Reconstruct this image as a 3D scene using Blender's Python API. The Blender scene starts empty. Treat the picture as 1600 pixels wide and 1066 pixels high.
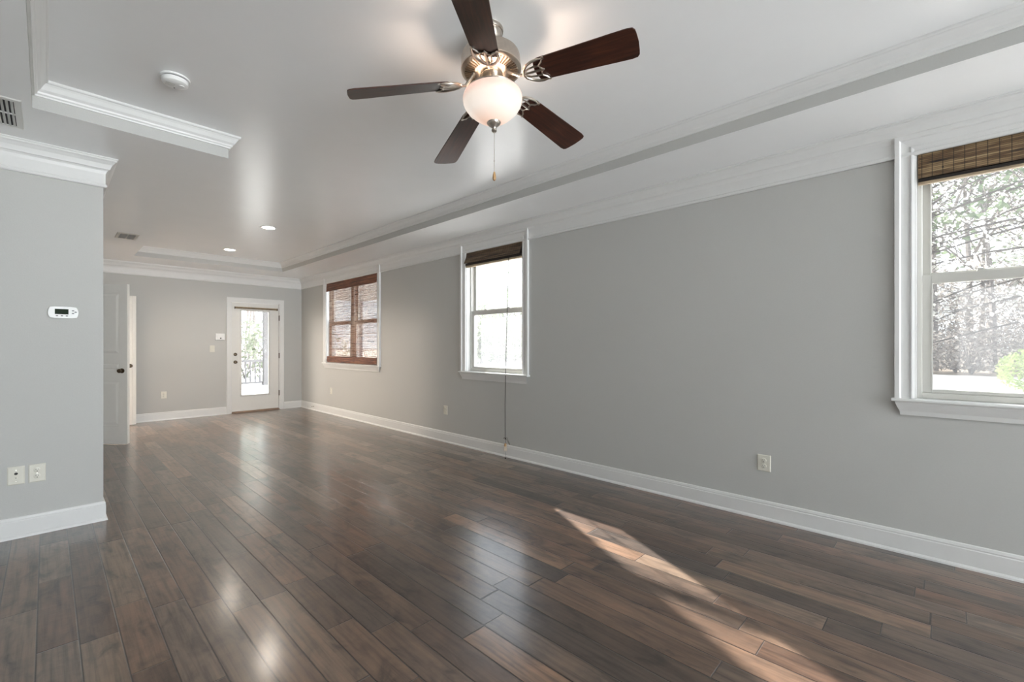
import bpy, bmesh, math, random
from math import sin, cos, pi, radians as R
from mathutils import Vector, Matrix

SC = bpy.context.scene
COL = SC.collection

# ------------------------------------------------------------------ camera, world, sun, exposure
CAM_H = 1.265
cam_d = bpy.data.cameras.new('camera'); cam = bpy.data.objects.new('camera', cam_d); COL.objects.link(cam)
cam.location = (0, 0, CAM_H)
cam.rotation_euler = (R(90), 0, -R(45.971))
cam_d.sensor_width = 36.0; cam_d.lens = 702.87/1600*36; cam_d.shift_y = 6.6/1600
cam_d.clip_start = 0.02; cam_d.clip_end = 400
SC.camera = cam

WORLD_STRENGTH = 2.4
FRONT_SKY = 4.2
world = bpy.data.worlds.new('sky'); SC.world = world; world.use_nodes = True
_wn = world.node_tree.nodes; _wl = world.node_tree.links
_bg = _wn['Background']; _bg.inputs['Strength'].default_value = WORLD_STRENGTH
_tc = _wn.new('ShaderNodeTexCoord'); _sx = _wn.new('ShaderNodeSeparateXYZ'); _cr = _wn.new('ShaderNodeValToRGB')
_wl.new(_tc.outputs['Generated'], _sx.inputs[0]); _wl.new(_sx.outputs['Z'], _cr.inputs[0])
_cr.color_ramp.elements[0].position = 0.0; _cr.color_ramp.elements[0].color = (0.94, 0.975, 1.0, 1)
_cr.color_ramp.elements[1].position = 0.7; _cr.color_ramp.elements[1].color = (0.80, 0.89, 1.0, 1)
# glow added to the sky off the front right to light the room
_mr = _wn.new('ShaderNodeMapRange'); _mr.interpolation_type = 'SMOOTHSTEP'
_mr.inputs['From Min'].default_value = 0.45; _mr.inputs['From Max'].default_value = 0.90
_mr.inputs['To Min'].default_value = 0.0; _mr.inputs['To Max'].default_value = FRONT_SKY-1.0
_dp = _wn.new('ShaderNodeVectorMath'); _dp.operation = 'DOT_PRODUCT'; _dp.inputs[1].default_value = (0.5, -0.866, 0.0)
_wl.new(_tc.outputs['Generated'], _dp.inputs[0]); _wl.new(_dp.outputs['Value'], _mr.inputs['Value'])
_mz = _wn.new('ShaderNodeMapRange'); _mz.interpolation_type = 'SMOOTHSTEP'      # added glow is boosted below the horizon to lift the ceiling
_mz.inputs['From Min'].default_value = 0.06; _mz.inputs['From Max'].default_value = -0.06
_mz.inputs['To Min'].default_value = 0.75; _mz.inputs['To Max'].default_value = 1.7
_wl.new(_sx.outputs['Z'], _mz.inputs['Value'])
_ma = _wn.new('ShaderNodeMath'); _ma.operation = 'MULTIPLY_ADD'; _ma.inputs[2].default_value = 1.0
_wl.new(_mr.outputs[0], _ma.inputs[0]); _wl.new(_mz.outputs[0], _ma.inputs[1])
_vm = _wn.new('ShaderNodeVectorMath'); _vm.operation = 'SCALE'
_wl.new(_cr.outputs[0], _vm.inputs[0]); _wl.new(_ma.outputs[0], _vm.inputs['Scale']); _wl.new(_vm.outputs[0], _bg.inputs['Color'])

SUN_DIR = Vector((0.45, 0.89, 0.50)).normalized()          # towards the sun
sun_d = bpy.data.lights.new('sun', 'SUN'); sun = bpy.data.objects.new('sun', sun_d); COL.objects.link(sun)
sun_d.energy = 30.0; sun_d.angle = R(0.9); sun_d.color = (1.0, 0.965, 0.92)
sun.rotation_euler = SUN_DIR.to_track_quat('Z', 'Y').to_euler(); sun.location = (20, 40, 25)

def portal(name, loc, rot, w, h):
    d = bpy.data.lights.new(name, 'AREA'); d.shape = 'RECTANGLE'; d.size = w; d.size_y = h
    d.cycles.is_portal = True
    o = bpy.data.objects.new(name, d); o.location = loc; o.rotation_euler = rot; COL.objects.link(o)

SC.view_settings.view_transform = 'Standard'; SC.view_settings.look = 'None'
SC.view_settings.gamma = 1.0; SC.view_settings.use_curve_mapping = False
SC.view_settings.exposure = 1.20
SC.cycles.use_denoising = True
SC.cycles.max_bounces = 10; SC.cycles.diffuse_bounces = 6; SC.cycles.glossy_bounces = 4
SC.cycles.transparent_max_bounces = 24; SC.cycles.sample_clamp_indirect = 6.0

# ------------------------------------------------------------------ measurements (metres)
XR, YB = 3.629, 9.501            # right wall, back wall
XN, YF = -0.70, -5.00            # near left wall, front wall (behind the camera)
XL, YT = 0.285, 4.39             # far left wall, thermostat wall
HC, HT = 2.61, 2.765             # soffit and tray heights
TRAY = [(-0.057, -4.35), (3.01, -4.35), (3.01, 8.78), (0.91, 8.78), (0.91, 3.72), (-0.057, 3.72)]
ROOM = [(XN, YF), (XR, YF), (XR, YB), (XL, YB), (XL, YT), (XN, YT)]
GROUND = -0.15

# ------------------------------------------------------------------ materials
class G:
    """tiny node graph helper"""
    def __init__(s, name):
        s.m = bpy.data.materials.new(name); s.m.use_nodes = True
        s.t = s.m.node_tree; s.n = s.t.nodes; s.l = s.t.links
        s.b = s.n['Principled BSDF']; s.out = s.n['Material Output']
    def put(s, sock, v):
        if isinstance(v, bpy.types.NodeSocket): s.l.new(v, sock)
        elif v is not None:
            if isinstance(v, (tuple, list)) and len(v) == 3 and sock.type == 'RGBA': v = (*v, 1)
            sock.default_value = v
    def math(s, op, a, b=None, c=None, clamp=False):
        n = s.n.new('ShaderNodeMath'); n.operation = op; n.use_clamp = clamp
        s.put(n.inputs[0], a)
        if b is not None: s.put(n.inputs[1], b)
        if c is not None: s.put(n.inputs[2], c)
        return n.outputs[0]
    def pos(s):
        n = s.n.new('ShaderNodeTexCoord'); return n.outputs['Object']
    def sep(s, v):
        n = s.n.new('ShaderNodeSeparateXYZ'); s.put(n.inputs[0], v); return n.outputs
    def comb(s, x=0.0, y=0.0, z=0.0):
        n = s.n.new('ShaderNodeCombineXYZ'); s.put(n.inputs[0], x); s.put(n.inputs[1], y); s.put(n.inputs[2], z); return n.outputs[0]
    def noise(s, v, scale, detail=3.0, rough=0.55, dist=0.0):
        n = s.n.new('ShaderNodeTexNoise'); s.put(n.inputs['Vector'], v); n.inputs['Scale'].default_value = scale
        n.inputs['Detail'].default_value = detail; n.inputs['Roughness'].default_value = rough; n.inputs['Distortion'].default_value = dist
        return n.outputs['Fac']
    def white(s, v):
        n = s.n.new('ShaderNodeTexWhiteNoise'); n.noise_dimensions = '3D'; s.put(n.inputs['Vector'], v); return n.outputs['Value']
    def ramp(s, fac, stops):
        n = s.n.new('ShaderNodeValToRGB'); s.put(n.inputs[0], fac); e = n.color_ramp.elements
        while len(e) < len(stops): e.new(0.5)
        for el, (p, c) in zip(e, stops): el.position = p; el.color = (*c, 1)
        return n.outputs[0]
    def mix(s, fac, a, b, mode='MIX'):
        n = s.n.new('ShaderNodeMix'); n.data_type = 'RGBA'; n.blend_type = mode
        s.put(n.inputs[0], fac); s.put(n.inputs[6], a); s.put(n.inputs[7], b); return n.outputs[2]
    def bump(s, h, strength=1.0, dist=1.0):
        n = s.n.new('ShaderNodeBump'); s.put(n.inputs['Height'], h); n.inputs['Strength'].default_value = strength
        n.inputs['Distance'].default_value = dist; s.l.new(n.outputs[0], s.b.inputs['Normal'])
    def set(s, **k):
        for a, v in k.items(): s.put(s.b.inputs[a.replace('_', ' ')], v)
        return s

def plain(name, c, rough=0.5, metal=0.0, spec=0.5, noise=0.04, scale=30.0, bump=0.0):
    g = G(name)
    p = g.pos(); f = g.noise(p, scale, 3)
    lo = tuple(max(0, x*(1-noise)) for x in c); hi = tuple(min(1, x*(1+noise)) for x in c)
    g.set(Base_Color=g.ramp(f, [(0.3, lo), (0.7, hi)]), Roughness=rough, Metallic=metal)
    g.b.inputs['Specular IOR Level'].default_value = spec
    if bump: g.bump(f, 1.0, bump)
    return g.m

M = {}
M['wall'] = plain('wall_paint', (0.525, 0.525, 0.508), 0.62, spec=0.25, noise=0.012, scale=160, bump=0.0004)
M['trim'] = plain('trim_paint', (0.74, 0.74, 0.73), 0.33, spec=0.45, noise=0.01, scale=20)
M['ceiling'] = plain('ceiling_paint', (0.88, 0.885, 0.89), 0.25, spec=0.7, noise=0.01, scale=3, bump=0.0006)
M['vinyl'] = plain('almond_vinyl', (0.60, 0.59, 0.55), 0.35, noise=0.01)
M['door_white'] = plain('door_paint', (0.74, 0.73, 0.70), 0.36, noise=0.01)
M['plate'] = plain('ivory_plastic', (0.70, 0.68, 0.60), 0.3, noise=0.01)
M['white_plastic'] = plain('white_plastic', (0.80, 0.80, 0.79), 0.32, noise=0.01)
M['grey_plastic'] = plain('grey_rubber', (0.22, 0.22, 0.23), 0.5)
M['slot'] = plain('dark_slot', (0.02, 0.02, 0.02), 0.6)
M['nickel'] = plain('brushed_nickel', (0.55, 0.50, 0.44), 0.28, metal=1.0, noise=0.06, scale=60)
M['bronze'] = plain('dark_bronze', (0.10, 0.075, 0.05), 0.35, metal=0.8)
M['steel'] = plain('satin_steel', (0.50, 0.46, 0.40), 0.25, metal=1.0)
M['cord'] = plain('dark_cord', (0.035, 0.030, 0.026), 0.8)
M['fob'] = plain('honey_wood', (0.42, 0.25, 0.11), 0.4, noise=0.2)
M['clear_tassel'] = plain('pale_tassel_plastic', (0.66, 0.56, 0.46), 0.25)
M['lcd'] = plain('green_lcd', (0.024, 0.036, 0.022), 0.55, spec=0.1, noise=0.15)
M['vent_dark'] = plain('duct_dark', (0.025, 0.025, 0.025), 0.7)
M['vent'] = plain('vent_enamel', (0.66, 0.66, 0.64), 0.4, noise=0.01)
M['vent_tan'] = plain('vent_enamel_worn', (0.52, 0.49, 0.45), 0.5, noise=0.08)
M['threshold'] = plain('oak_threshold', (0.30, 0.20, 0.14), 0.4, noise=0.2, scale=14)
M['gravel'] = plain('gravel', (0.50, 0.48, 0.46), 0.95, noise=0.35, scale=9, bump=0.02)
M['litter'] = plain('leaf_litter', (0.26, 0.21, 0.16), 0.95, noise=0.45, scale=5, bump=0.03)
M['deck'] = plain('porch_boards', (0.80, 0.78, 0.75), 0.7, noise=0.08)
M['rail'] = plain('porch_rail_paint', (0.13, 0.125, 0.13), 0.6, noise=0.05)
M['siding'] = plain('house_siding', (0.55, 0.54, 0.52), 0.7)
M['bark'] = plain('grey_bark', (0.23, 0.205, 0.195), 0.9, noise=0.4, scale=8)
M['bark_dark'] = plain('dark_bark', (0.085, 0.075, 0.07), 0.9, noise=0.3, scale=8)
M['bark_pale'] = plain('pale_bark', (0.52, 0.49, 0.46), 0.9, noise=0.25, scale=8)

def leaf_mat(name, c1, c2):
    g = G(name); w = g.noise(g.pos(), 1.7, 2)
    col = g.ramp(w, [(0.35, c1), (0.65, c2)])
    g.n.remove(g.b)
    d = g.n.new('ShaderNodeBsdfDiffuse'); t = g.n.new('ShaderNodeBsdfTranslucent'); mx = g.n.new('ShaderNodeMixShader')
    g.l.new(col, d.inputs[0]); g.l.new(col, t.inputs[0]); mx.inputs[0].default_value = 0.45
    g.l.new(d.outputs[0], mx.inputs[1]); g.l.new(t.outputs[0], mx.inputs[2]); g.l.new(mx.outputs[0], g.out.inputs[0])
    return g.m
M['leaf_pale'] = leaf_mat('spring_leaf', (0.42, 0.43, 0.37), (0.60, 0.60, 0.55))
M['leaf_ever'] = leaf_mat('evergreen_leaf', (0.15, 0.20, 0.13), (0.27, 0.33, 0.21))
M['leaf_shrub'] = leaf_mat('shrub_leaf', (0.26, 0.36, 0.13), (0.46, 0.52, 0.24))
M['twig'] = leaf_mat('twig_haze', (0.27, 0.24, 0.22), (0.46, 0.43, 0.40))
M['twig_dark'] = leaf_mat('dark_twigs', (0.20, 0.22, 0.16), (0.36, 0.38, 0.29))
M['blossom'] = leaf_mat('white_blossom', (0.42, 0.42, 0.38), (0.70, 0.69, 0.66))

def glass_mat(name, haze, T):
    g = G(name); g.n.remove(g.b)
    tr = g.n.new('ShaderNodeBsdfTransparent'); gl = g.n.new('ShaderNodeBsdfGlossy'); tl = g.n.new('ShaderNodeBsdfTranslucent')
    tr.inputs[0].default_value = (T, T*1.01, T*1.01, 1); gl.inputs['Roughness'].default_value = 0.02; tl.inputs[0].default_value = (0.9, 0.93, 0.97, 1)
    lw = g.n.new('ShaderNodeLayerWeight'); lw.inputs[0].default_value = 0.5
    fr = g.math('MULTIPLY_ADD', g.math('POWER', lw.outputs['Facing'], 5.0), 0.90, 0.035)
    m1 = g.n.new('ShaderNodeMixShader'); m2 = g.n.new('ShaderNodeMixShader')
    veil = g.noise(g.pos(), 7.0, 4); h = g.math('MULTIPLY_ADD', veil, haze*0.6, haze*0.7)  # milky haze mixed into the glass to wash out the outdoors
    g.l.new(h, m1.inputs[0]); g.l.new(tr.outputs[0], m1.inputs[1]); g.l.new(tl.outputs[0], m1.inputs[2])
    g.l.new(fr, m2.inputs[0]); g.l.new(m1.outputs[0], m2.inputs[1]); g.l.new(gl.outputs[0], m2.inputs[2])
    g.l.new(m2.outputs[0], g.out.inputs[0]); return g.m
# two faces per pane, so the pane passes T squared; side panes are tinted to dim the outdoors
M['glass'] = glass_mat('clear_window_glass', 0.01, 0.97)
M['glass_side'] = glass_mat('dimmed_window_glass', 0.012, 0.60)
M['glass_hazy'] = glass_mat('dimmed_hazed_glass', 0.030, 0.48)
M['glass_mid'] = glass_mat('lightly_dimmed_glass', 0.04, 0.70)
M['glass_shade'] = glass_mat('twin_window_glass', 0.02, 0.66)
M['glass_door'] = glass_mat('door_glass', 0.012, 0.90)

def floor_mat():
    g = G('hand_scraped_hickory'); p = g.pos(); s = g.sep(p); W = 0.1275
    xr = g.math('DIVIDE', g.math('SUBTRACT', s[0], 0.097), W); row = g.math('FLOOR', xr); fx = g.math('FRACT', xr)
    r1 = g.white(g.comb(row, 3.1, 0.7)); r2 = g.white(g.comb(row, 9.7, 5.3))
    L = g.math('MULTIPLY_ADD', r1, 0.75, 0.65)
    y0 = g.math('ADD', s[1], g.math('MULTIPLY', r2, 7.0))
    # boards of uneven length: warp the running length a little before cutting it
    yw = g.math('ADD', y0, g.math('MULTIPLY', g.math('SINE', g.math('MULTIPLY_ADD', y0, 2.3, g.math('MULTIPLY', r1, 30.0))), 0.17))
    yr = g.math('DIVIDE', yw, L); brd = g.math('FLOOR', yr); fy = g.math('FRACT', yr)
    k = g.white(g.comb(row, brd, 1.0)); k2 = g.white(g.comb(row, brd, 8.0)); k3 = g.white(g.comb(row, brd, 15.0))
    dx = g.math('MULTIPLY', g.math('MINIMUM', fx, g.math('SUBTRACT', 1.0, fx)), W)
    dy = g.math('MULTIPLY', g.math('MINIMUM', fy, g.math('SUBTRACT', 1.0, fy)), L)
    d = g.math('MINIMUM', dx, dy)
    groove = g.math('DIVIDE', d, 0.0042, clamp=True)
    off = g.math('MULTIPLY', k, 40.0)
    grain = g.noise(g.comb(g.math('MULTIPLY_ADD', s[0], 55.0, off), g.math('MULTIPLY', s[1], 2.2), off), 1.0, 5, 0.6, 0.25)
    cloud = g.noise(g.comb(g.math('MULTIPLY_ADD', s[0], 11.0, off), g.math('MULTIPLY', s[1], 4.2), off), 1.0, 4, 0.55, 0.9)
    base = g.ramp(k2, [(0.0, (0.078, 0.052, 0.039)), (0.3, (0.110, 0.073, 0.053)), (0.75, (0.158, 0.105, 0.075)), (1.0, (0.225, 0.155, 0.108))])
    gr = g.ramp(grain, [(0.28, (0.50, 0.49, 0.48)), (0.50, (1.0, 1.0, 1.0)), (0.75, (1.28, 1.26, 1.22))])
    cl = g.ramp(cloud, [(0.30, (0.36, 0.38, 0.41)), (0.42, (0.78, 0.78, 0.79)), (0.52, (1.0, 1.0, 1.0)), (0.75, (1.26, 1.2, 1.14))])
    c = g.mix(1.0, g.mix(1.0, base, gr, 'MULTIPLY'), cl, 'MULTIPLY')
    hue = g.ramp(k, [(0.0, (0.90, 1.0, 1.10)), (0.5, (1.0, 1.0, 1.0)), (1.0, (1.10, 0.97, 0.90))])
    c = g.mix(1.0, c, hue, 'MULTIPLY')
    c = g.mix(groove, (0.012, 0.010, 0.009), c)
    scrape = g.noise(g.comb(g.math('MULTIPLY_ADD', s[0], 10.0, off), g.math('MULTIPLY', s[1], 24.0), off), 1.0, 3, 0.5, 0.5)
    broad = g.noise(g.comb(g.math('MULTIPLY_ADD', s[0], 6.0, off), g.math('MULTIPLY', s[1], 4.0), off), 1.0, 2)
    tilt = g.math('MULTIPLY', g.math('SUBTRACT', k3, 0.5), g.math('SUBTRACT', fx, 0.5))
    h = g.math('MULTIPLY', groove, 0.0020)
    h = g.math('ADD', h, g.math('MULTIPLY', scrape, 0.0009)); h = g.math('ADD', h, g.math('MULTIPLY', broad, 0.0006))
    h = g.math('ADD', h, g.math('MULTIPLY', tilt, 0.0018)); h = g.math('ADD', h, g.math('MULTIPLY', grain, 0.00008))
    g.set(Base_Color=c, Roughness=0.30, Coat_Weight=0.65, Coat_Roughness=0.17); g.b.inputs['Specular IOR Level'].default_value = 0.5
    g.bump(h); return g.m
M['floor'] = floor_mat()

def blade_mat():
    g = G('walnut_blade'); s = g.sep(g.pos())
    gr = g.noise(g.comb(g.math('MULTIPLY', s[0], 5.0), g.math('MULTIPLY', s[1], 60.0), g.math('MULTIPLY', s[2], 5.0)), 1.0, 5, 0.6, 0.5)
    g.set(Base_Color=g.ramp(gr, [(0.3, (0.014, 0.005, 0.003)), (0.55, (0.050, 0.015, 0.008)), (0.8, (0.095, 0.033, 0.015))]), Roughness=0.33)
    return g.m
M['blade'] = blade_mat()

def woven_mat(name, stops, pitch, thread, dark=0.35, tx=0.0):
    """horizontal reeds along local y, dark warp threads at a spacing"""
    g = G(name); s = g.sep(g.pos())
    rz = g.math('DIVIDE', s[2], pitch); row = g.math('FLOOR', rz); fz = g.math('FRACT', rz)
    v = g.noise(g.comb(g.math('MULTIPLY', s[1], 2.2), g.math('MULTIPLY', row, 3.7), 0.0), 1.0, 3, 0.65)
    col = g.ramp(v, stops)
    edge = g.math('GREATER_THAN', g.math('ABSOLUTE', g.math('SUBTRACT', fz, 0.5)), 0.40)
    col = g.mix(g.math('MULTIPLY', edge, 0.7), col, (0.012, 0.009, 0.007))
    th = g.math('LESS_THAN', g.math('FRACT', g.math('DIVIDE', g.math('ADD', s[1], tx), thread)), 0.09)
    col = g.mix(g.math('MULTIPLY', th, 0.75), col, (0.015, 0.010, 0.008))
    knots = g.math('GREATER_THAN', g.noise(g.comb(g.math('MULTIPLY', s[1], 40.0), g.math('MULTIPLY', row, 5.1), 2.0), 1.0, 1), 0.73)
    col = g.mix(g.math('MULTIPLY', knots, 0.8), col, (0.010, 0.007, 0.005))
    g.set(Base_Color=col, Roughness=0.55); g.bump(g.math('ABSOLUTE', g.math('SUBTRACT', fz, 0.5)), 1.0, -0.002)
    return g.m
M['weave_tan'] = woven_mat('bamboo_weave_tan', [(0.34, (0.020, 0.012, 0.008)), (0.46, (0.15, 0.088, 0.040)), (0.62, (0.36, 0.25, 0.13)), (0.8, (0.45, 0.35, 0.22))], 0.0105, 0.045)
M['weave_brown'] = woven_mat('bamboo_weave_brown', [(0.34, (0.016, 0.009, 0.006)), (0.50, (0.125, 0.075, 0.040)), (0.7, (0.26, 0.18, 0.10))], 0.0125, 0.036)
M['weave_red'] = woven_mat('bamboo_weave_red', [(0.34, (0.050, 0.014, 0.006)), (0.50, (0.20, 0.062, 0.024)), (0.7, (0.40, 0.17, 0.075))], 0.011, 0.05)
M['weave_dark'] = woven_mat('bamboo_stack_dark', [(0.4, (0.010, 0.007, 0.006)), (0.6, (0.035, 0.024, 0.018)), (0.8, (0.10, 0.07, 0.05))], 0.006, 0.06)
M['reed'] = leaf_mat('reed', (0.44, 0.27, 0.20), (0.62, 0.50, 0.42))
M['reed_dark'] = leaf_mat('reed_dark', (0.10, 0.040, 0.022), (0.20, 0.09, 0.05))
M['rail_tan'] = plain('bamboo_batten', (0.40, 0.31, 0.21), 0.5, noise=0.2, scale=12)
M['shade_brown'] = plain('shade_roll', (0.20, 0.15, 0.09), 0.6, noise=0.3, scale=20)

def emit(name, c, strength, cam_c=None):
    g = G(name); g.set(Base_Color=c, Roughness=0.3, Emission_Color=c, Emission_Strength=strength); return g.m
def bowl_mat():
    g = G('lit_alabaster_glass'); z = g.sep(g.pos())[2]
    c = g.ramp(g.math('MULTIPLY_ADD', z, 6.6, 3.05), [(0.05, (1.0, 0.66, 0.50)), (0.35, (1.0, 0.90, 0.80)), (0.62, (1.0, 0.86, 0.74)), (0.85, (1.0, 0.60, 0.47))])
    g.set(Base_Color=(0.35, 0.31, 0.29), Roughness=0.25, Emission_Color=c, Emission_Strength=0.33); return g.m
M['bowl'] = bowl_mat()
M['can_lamp'] = emit('lit_downlight_lens', (1.0, 0.95, 0.86), 9.0)

# ------------------------------------------------------------------ mesh helpers
class MB:
    def __init__(s): s.v = []; s.f = []; s.mi = []
    def add(s, vs, fs, mi=0):
        o = len(s.v); s.v += [tuple(v) for v in vs]; s.f += [tuple(i+o for i in f) for f in fs]; s.mi += [mi]*len(fs); return s
    def box(s, x0, x1, y0, y1, z0, z1, mi=0, T=None):
        vs = [Vector((x, y, z)) for x in (x0, x1) for y in (y0, y1) for z in (z0, z1)]
        if T: vs = [T @ v for v in vs]
        return s.add(vs, [(0, 1, 3, 2), (4, 6, 7, 5), (0, 4, 5, 1), (2, 3, 7, 6), (0, 2, 6, 4), (1, 5, 7, 3)], mi)
    def lathe(s, prof, n=32, c=(0, 0, 0), cap=True, mi=0, T=None):
        vs = []; fs = []
        for r, z in prof:
            for i in range(n):
                a = 2*pi*i/n; vs.append(Vector((c[0]+r*cos(a), c[1]+r*sin(a), c[2]+z)))
        for j in range(len(prof)-1):
            for i in range(n):
                k = (i+1) % n; fs.append((j*n+i, j*n+k, (j+1)*n+k, (j+1)*n+i))
        if cap:
            fs.append(tuple(range(n-1, -1, -1))); fs.append(tuple((len(prof)-1)*n+i for i in range(n)))
        if T: vs = [T @ v for v in vs]
        return s.add(vs, fs, mi)
    def tube(s, pts, rad, n=6, mi=0, cap=True):
        pts = [Vector(p) for p in pts]; N = len(pts)
        if not hasattr(rad, '__len__'): rad = [rad]*N
        vs = []; fs = []; up = None
        for i, p in enumerate(pts):
            t = (pts[min(i+1, N-1)]-pts[max(i-1, 0)])
            t = t.normalized() if t.length > 1e-9 else Vector((0, 0, 1))
            if up is None: up = t.orthogonal().normalized()
            a = (up-t*up.dot(t)); a = a.normalized() if a.length > 1e-6 else t.orthogonal().normalized()
            up = a; b = t.cross(a)
            for k in range(n):
                q = 2*pi*k/n; vs.append(p+(a*cos(q)+b*sin(q))*rad[i])
        for i in range(N-1):
            for k in range(n):
                m = (k+1) % n; fs.append((i*n+k, i*n+m, (i+1)*n+m, (i+1)*n+k))
        if cap: fs.append(tuple(range(n-1, -1, -1))); fs.append(tuple((N-1)*n+k for k in range(n)))
        return s.add(vs, fs, mi)
    def prism(s, poly, f, mi=0):
        """poly: 2D outline; f(a, b, 0|1) -> 3D"""
        n = len(poly); vs = [f(a, b, 0) for a, b in poly]+[f(a, b, 1) for a, b in poly]
        fs = [tuple(range(n-1, -1, -1)), tuple(range(n, 2*n))]+[(i, (i+1) % n, n+(i+1) % n, n+i) for i in range(n)]
        return s.add(vs, fs, mi)
    def sweep(s, path, prof, f, closed=False, mi=0):
        """path: 2D points, prof: (offset to the left of travel, height); mitred; f(a,b,h)->3D"""
        n = len(path); P = [Vector(p) for p in path]; rings = []
        def nrm(a, b): d = (b-a).normalized(); return Vector((-d.y, d.x))
        for i in range(n):
            if closed or 0 < i < n-1:
                n0 = nrm(P[i-1], P[i]); n1 = nrm(P[i], P[(i+1) % n]); m = (n0+n1)/(1+n0.dot(n1))
            else: m = nrm(P[0], P[1]) if i == 0 else nrm(P[-2], P[-1])
            rings.append([f(*(P[i]+m*o), h) for o, h in prof])
        k = len(prof); vs = [v for r in rings for v in r]; fs = []
        for i in range(n if closed else n-1):
            j = (i+1) % n
            for q in range(k):
                w = (q+1) % k; fs.append((i*k+q, j*k+q, j*k+w, i*k+w))
        if not closed: fs.append(tuple(range(k))); fs.append(tuple((n-1)*k+q for q in range(k-1, -1, -1)))
        return s.add(vs, fs, mi)
    def build(s, name, mats, parent=None, smooth=False, bevel=0.0, origin=(0, 0, 0)):
        me = bpy.data.meshes.new(name); o = Vector(origin)
        me.from_pydata([Vector(v)-o for v in s.v], [], s.f)
        if not isinstance(mats, (list, tuple)): mats = [mats]
        for m in mats: me.materials.append(M[m] if isinstance(m, str) else m)
        if len(mats) > 1: me.polygons.foreach_set('material_index', s.mi)
        bm = bmesh.new(); bm.from_mesh(me); bmesh.ops.recalc_face_normals(bm, faces=bm.faces); bm.to_mesh(me); bm.free()
        if smooth:
            me.polygons.foreach_set('use_smooth', [True]*len(me.polygons)); me.set_sharp_from_angle(angle=R(35))
        ob = bpy.data.objects.new(name, me); COL.objects.link(ob)
        if parent is not None: ob.parent = parent
        else: ob.location = o
        if bevel:
            b = ob.modifiers.new('bevel', 'BEVEL'); b.width = bevel; b.segments = 2; b.limit_method = 'ANGLE'
        return ob

def tag(o, label, cat, group=None, kind=None):
    o['label'] = label; o['category'] = cat
    if group: o['group'] = group
    if kind: o['kind'] = kind
    return o
def thing(name, label, cat, loc=(0, 0, 0), rz=0.0, group=None, kind=None):
    o = bpy.data.objects.new(name, None); o.empty_display_size = 0.1; COL.objects.link(o)
    o.location = loc; o.rotation_euler = (0, 0, rz); return tag(o, label, cat, group, kind)
def kids(o): return [c for c in bpy.data.objects if c.parent is o]
def copy_tree(o, parent=None):
    c = o.copy(); COL.objects.link(c)
    if parent is not None: c.parent = parent
    for ch in kids(o): copy_tree(ch, c)
    return c
def struct(mb, name, mats, label, cat, **k):
    return tag(mb.build(name, mats, **k), label, cat, kind='structure')

def wall_cells(mb, a0, a1, z0, z1, holes, box):
    """fill the rectangle a0..a1 x z0..z1 with boxes around rectangular holes (sorted along a)"""
    a = a0
    for h0, h1, g0, g1 in sorted(holes):
        if h0 > a: box(a, h0, z0, z1)
        if g0 > z0: box(h0, h1, z0, g0)
        if g1 < z1: box(h0, h1, g1, z1)
        a = h1
    if a < a1: box(a, a1, z0, z1)

# ------------------------------------------------------------------ room shell
TH = 0.17
WZ0, WZ1 = 0.925, 2.44                                   # window openings
W1 = (-0.83, 0.14); W2 = (3.342, 4.300); W3 = (6.452, 8.318)
DX0, DX1, DZ1 = 2.372, 3.204, 2.075                      # back door opening
LY0, LY1 = 7.91, 9.20                                    # double door opening in the far left wall
FX0, FX1 = -0.4, 3.45                                     # glazing added behind the camera to let in light

mb = MB().box(-2.0, XR+TH, YF-TH, YB+TH, -0.12, 0.0)
struct(mb, 'floor', 'floor', 'dark hand-scraped hardwood plank floor with glossy finish', 'floor')

mb = MB(); wall_cells(mb, YF-TH, YB+TH, 0, 3.0, [(*W1, WZ0, WZ1), (*W2, WZ0, WZ1), (*W3, WZ0, WZ1)], lambda a, b, c, d: mb.box(XR, XR+TH, a, b, c, d))
struct(mb, 'wall_right', 'wall', 'long grey painted wall with three windows', 'wall')
mb = MB(); wall_cells(mb, -2.0, XR, 0, 3.0, [(DX0, DX1, -0.001, DZ1)], lambda a, b, c, d: mb.box(a, b, YB, YB+TH, c, d))
struct(mb, 'wall_back', 'wall', 'far greige wall holding the glazed back door', 'wall')
mb = MB(); wall_cells(mb, YT+0.12, YB, 0, 2.9, [(LY0, LY1, -0.001, 2.06)], lambda a, b, c, d: mb.box(XL-0.12, XL, a, b, c, d))
struct(mb, 'wall_left', 'wall', 'far left wall hidden round the corner with double door opening', 'wall')
mb = MB().box(XN-TH, XL, YT, YT+0.12, 0, 2.9)
struct(mb, 'wall_partition', 'wall', 'near grey wall carrying the thermostat and two plates', 'wall')
NW = []
mb = MB(); wall_cells(mb, YF-TH, YT, 0, 3.0, NW, lambda a, b, c, d: mb.box(XN-TH, XN, a, b, c, d))
struct(mb, 'wall_near', 'wall', 'plain near left wall beside the camera', 'wall')
mb = MB(); wall_cells(mb, XN, XR, 0, 3.0, [(FX0, FX1, -0.001, 2.40)], lambda a, b, c, d: mb.box(a, b, YF-TH, YF, c, d))
struct(mb, 'wall_front', 'wall', 'front wall behind the camera with added glazing', 'wall')
mb = MB().box(-2.0, -1.88, 6.6, YB, 0, 2.9).box(-1.88, XL-0.12, 6.6, 6.72, 0, 2.9)
struct(mb, 'wall_hall', 'wall', 'plain hall walls beyond the white double doors', 'wall')

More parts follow.
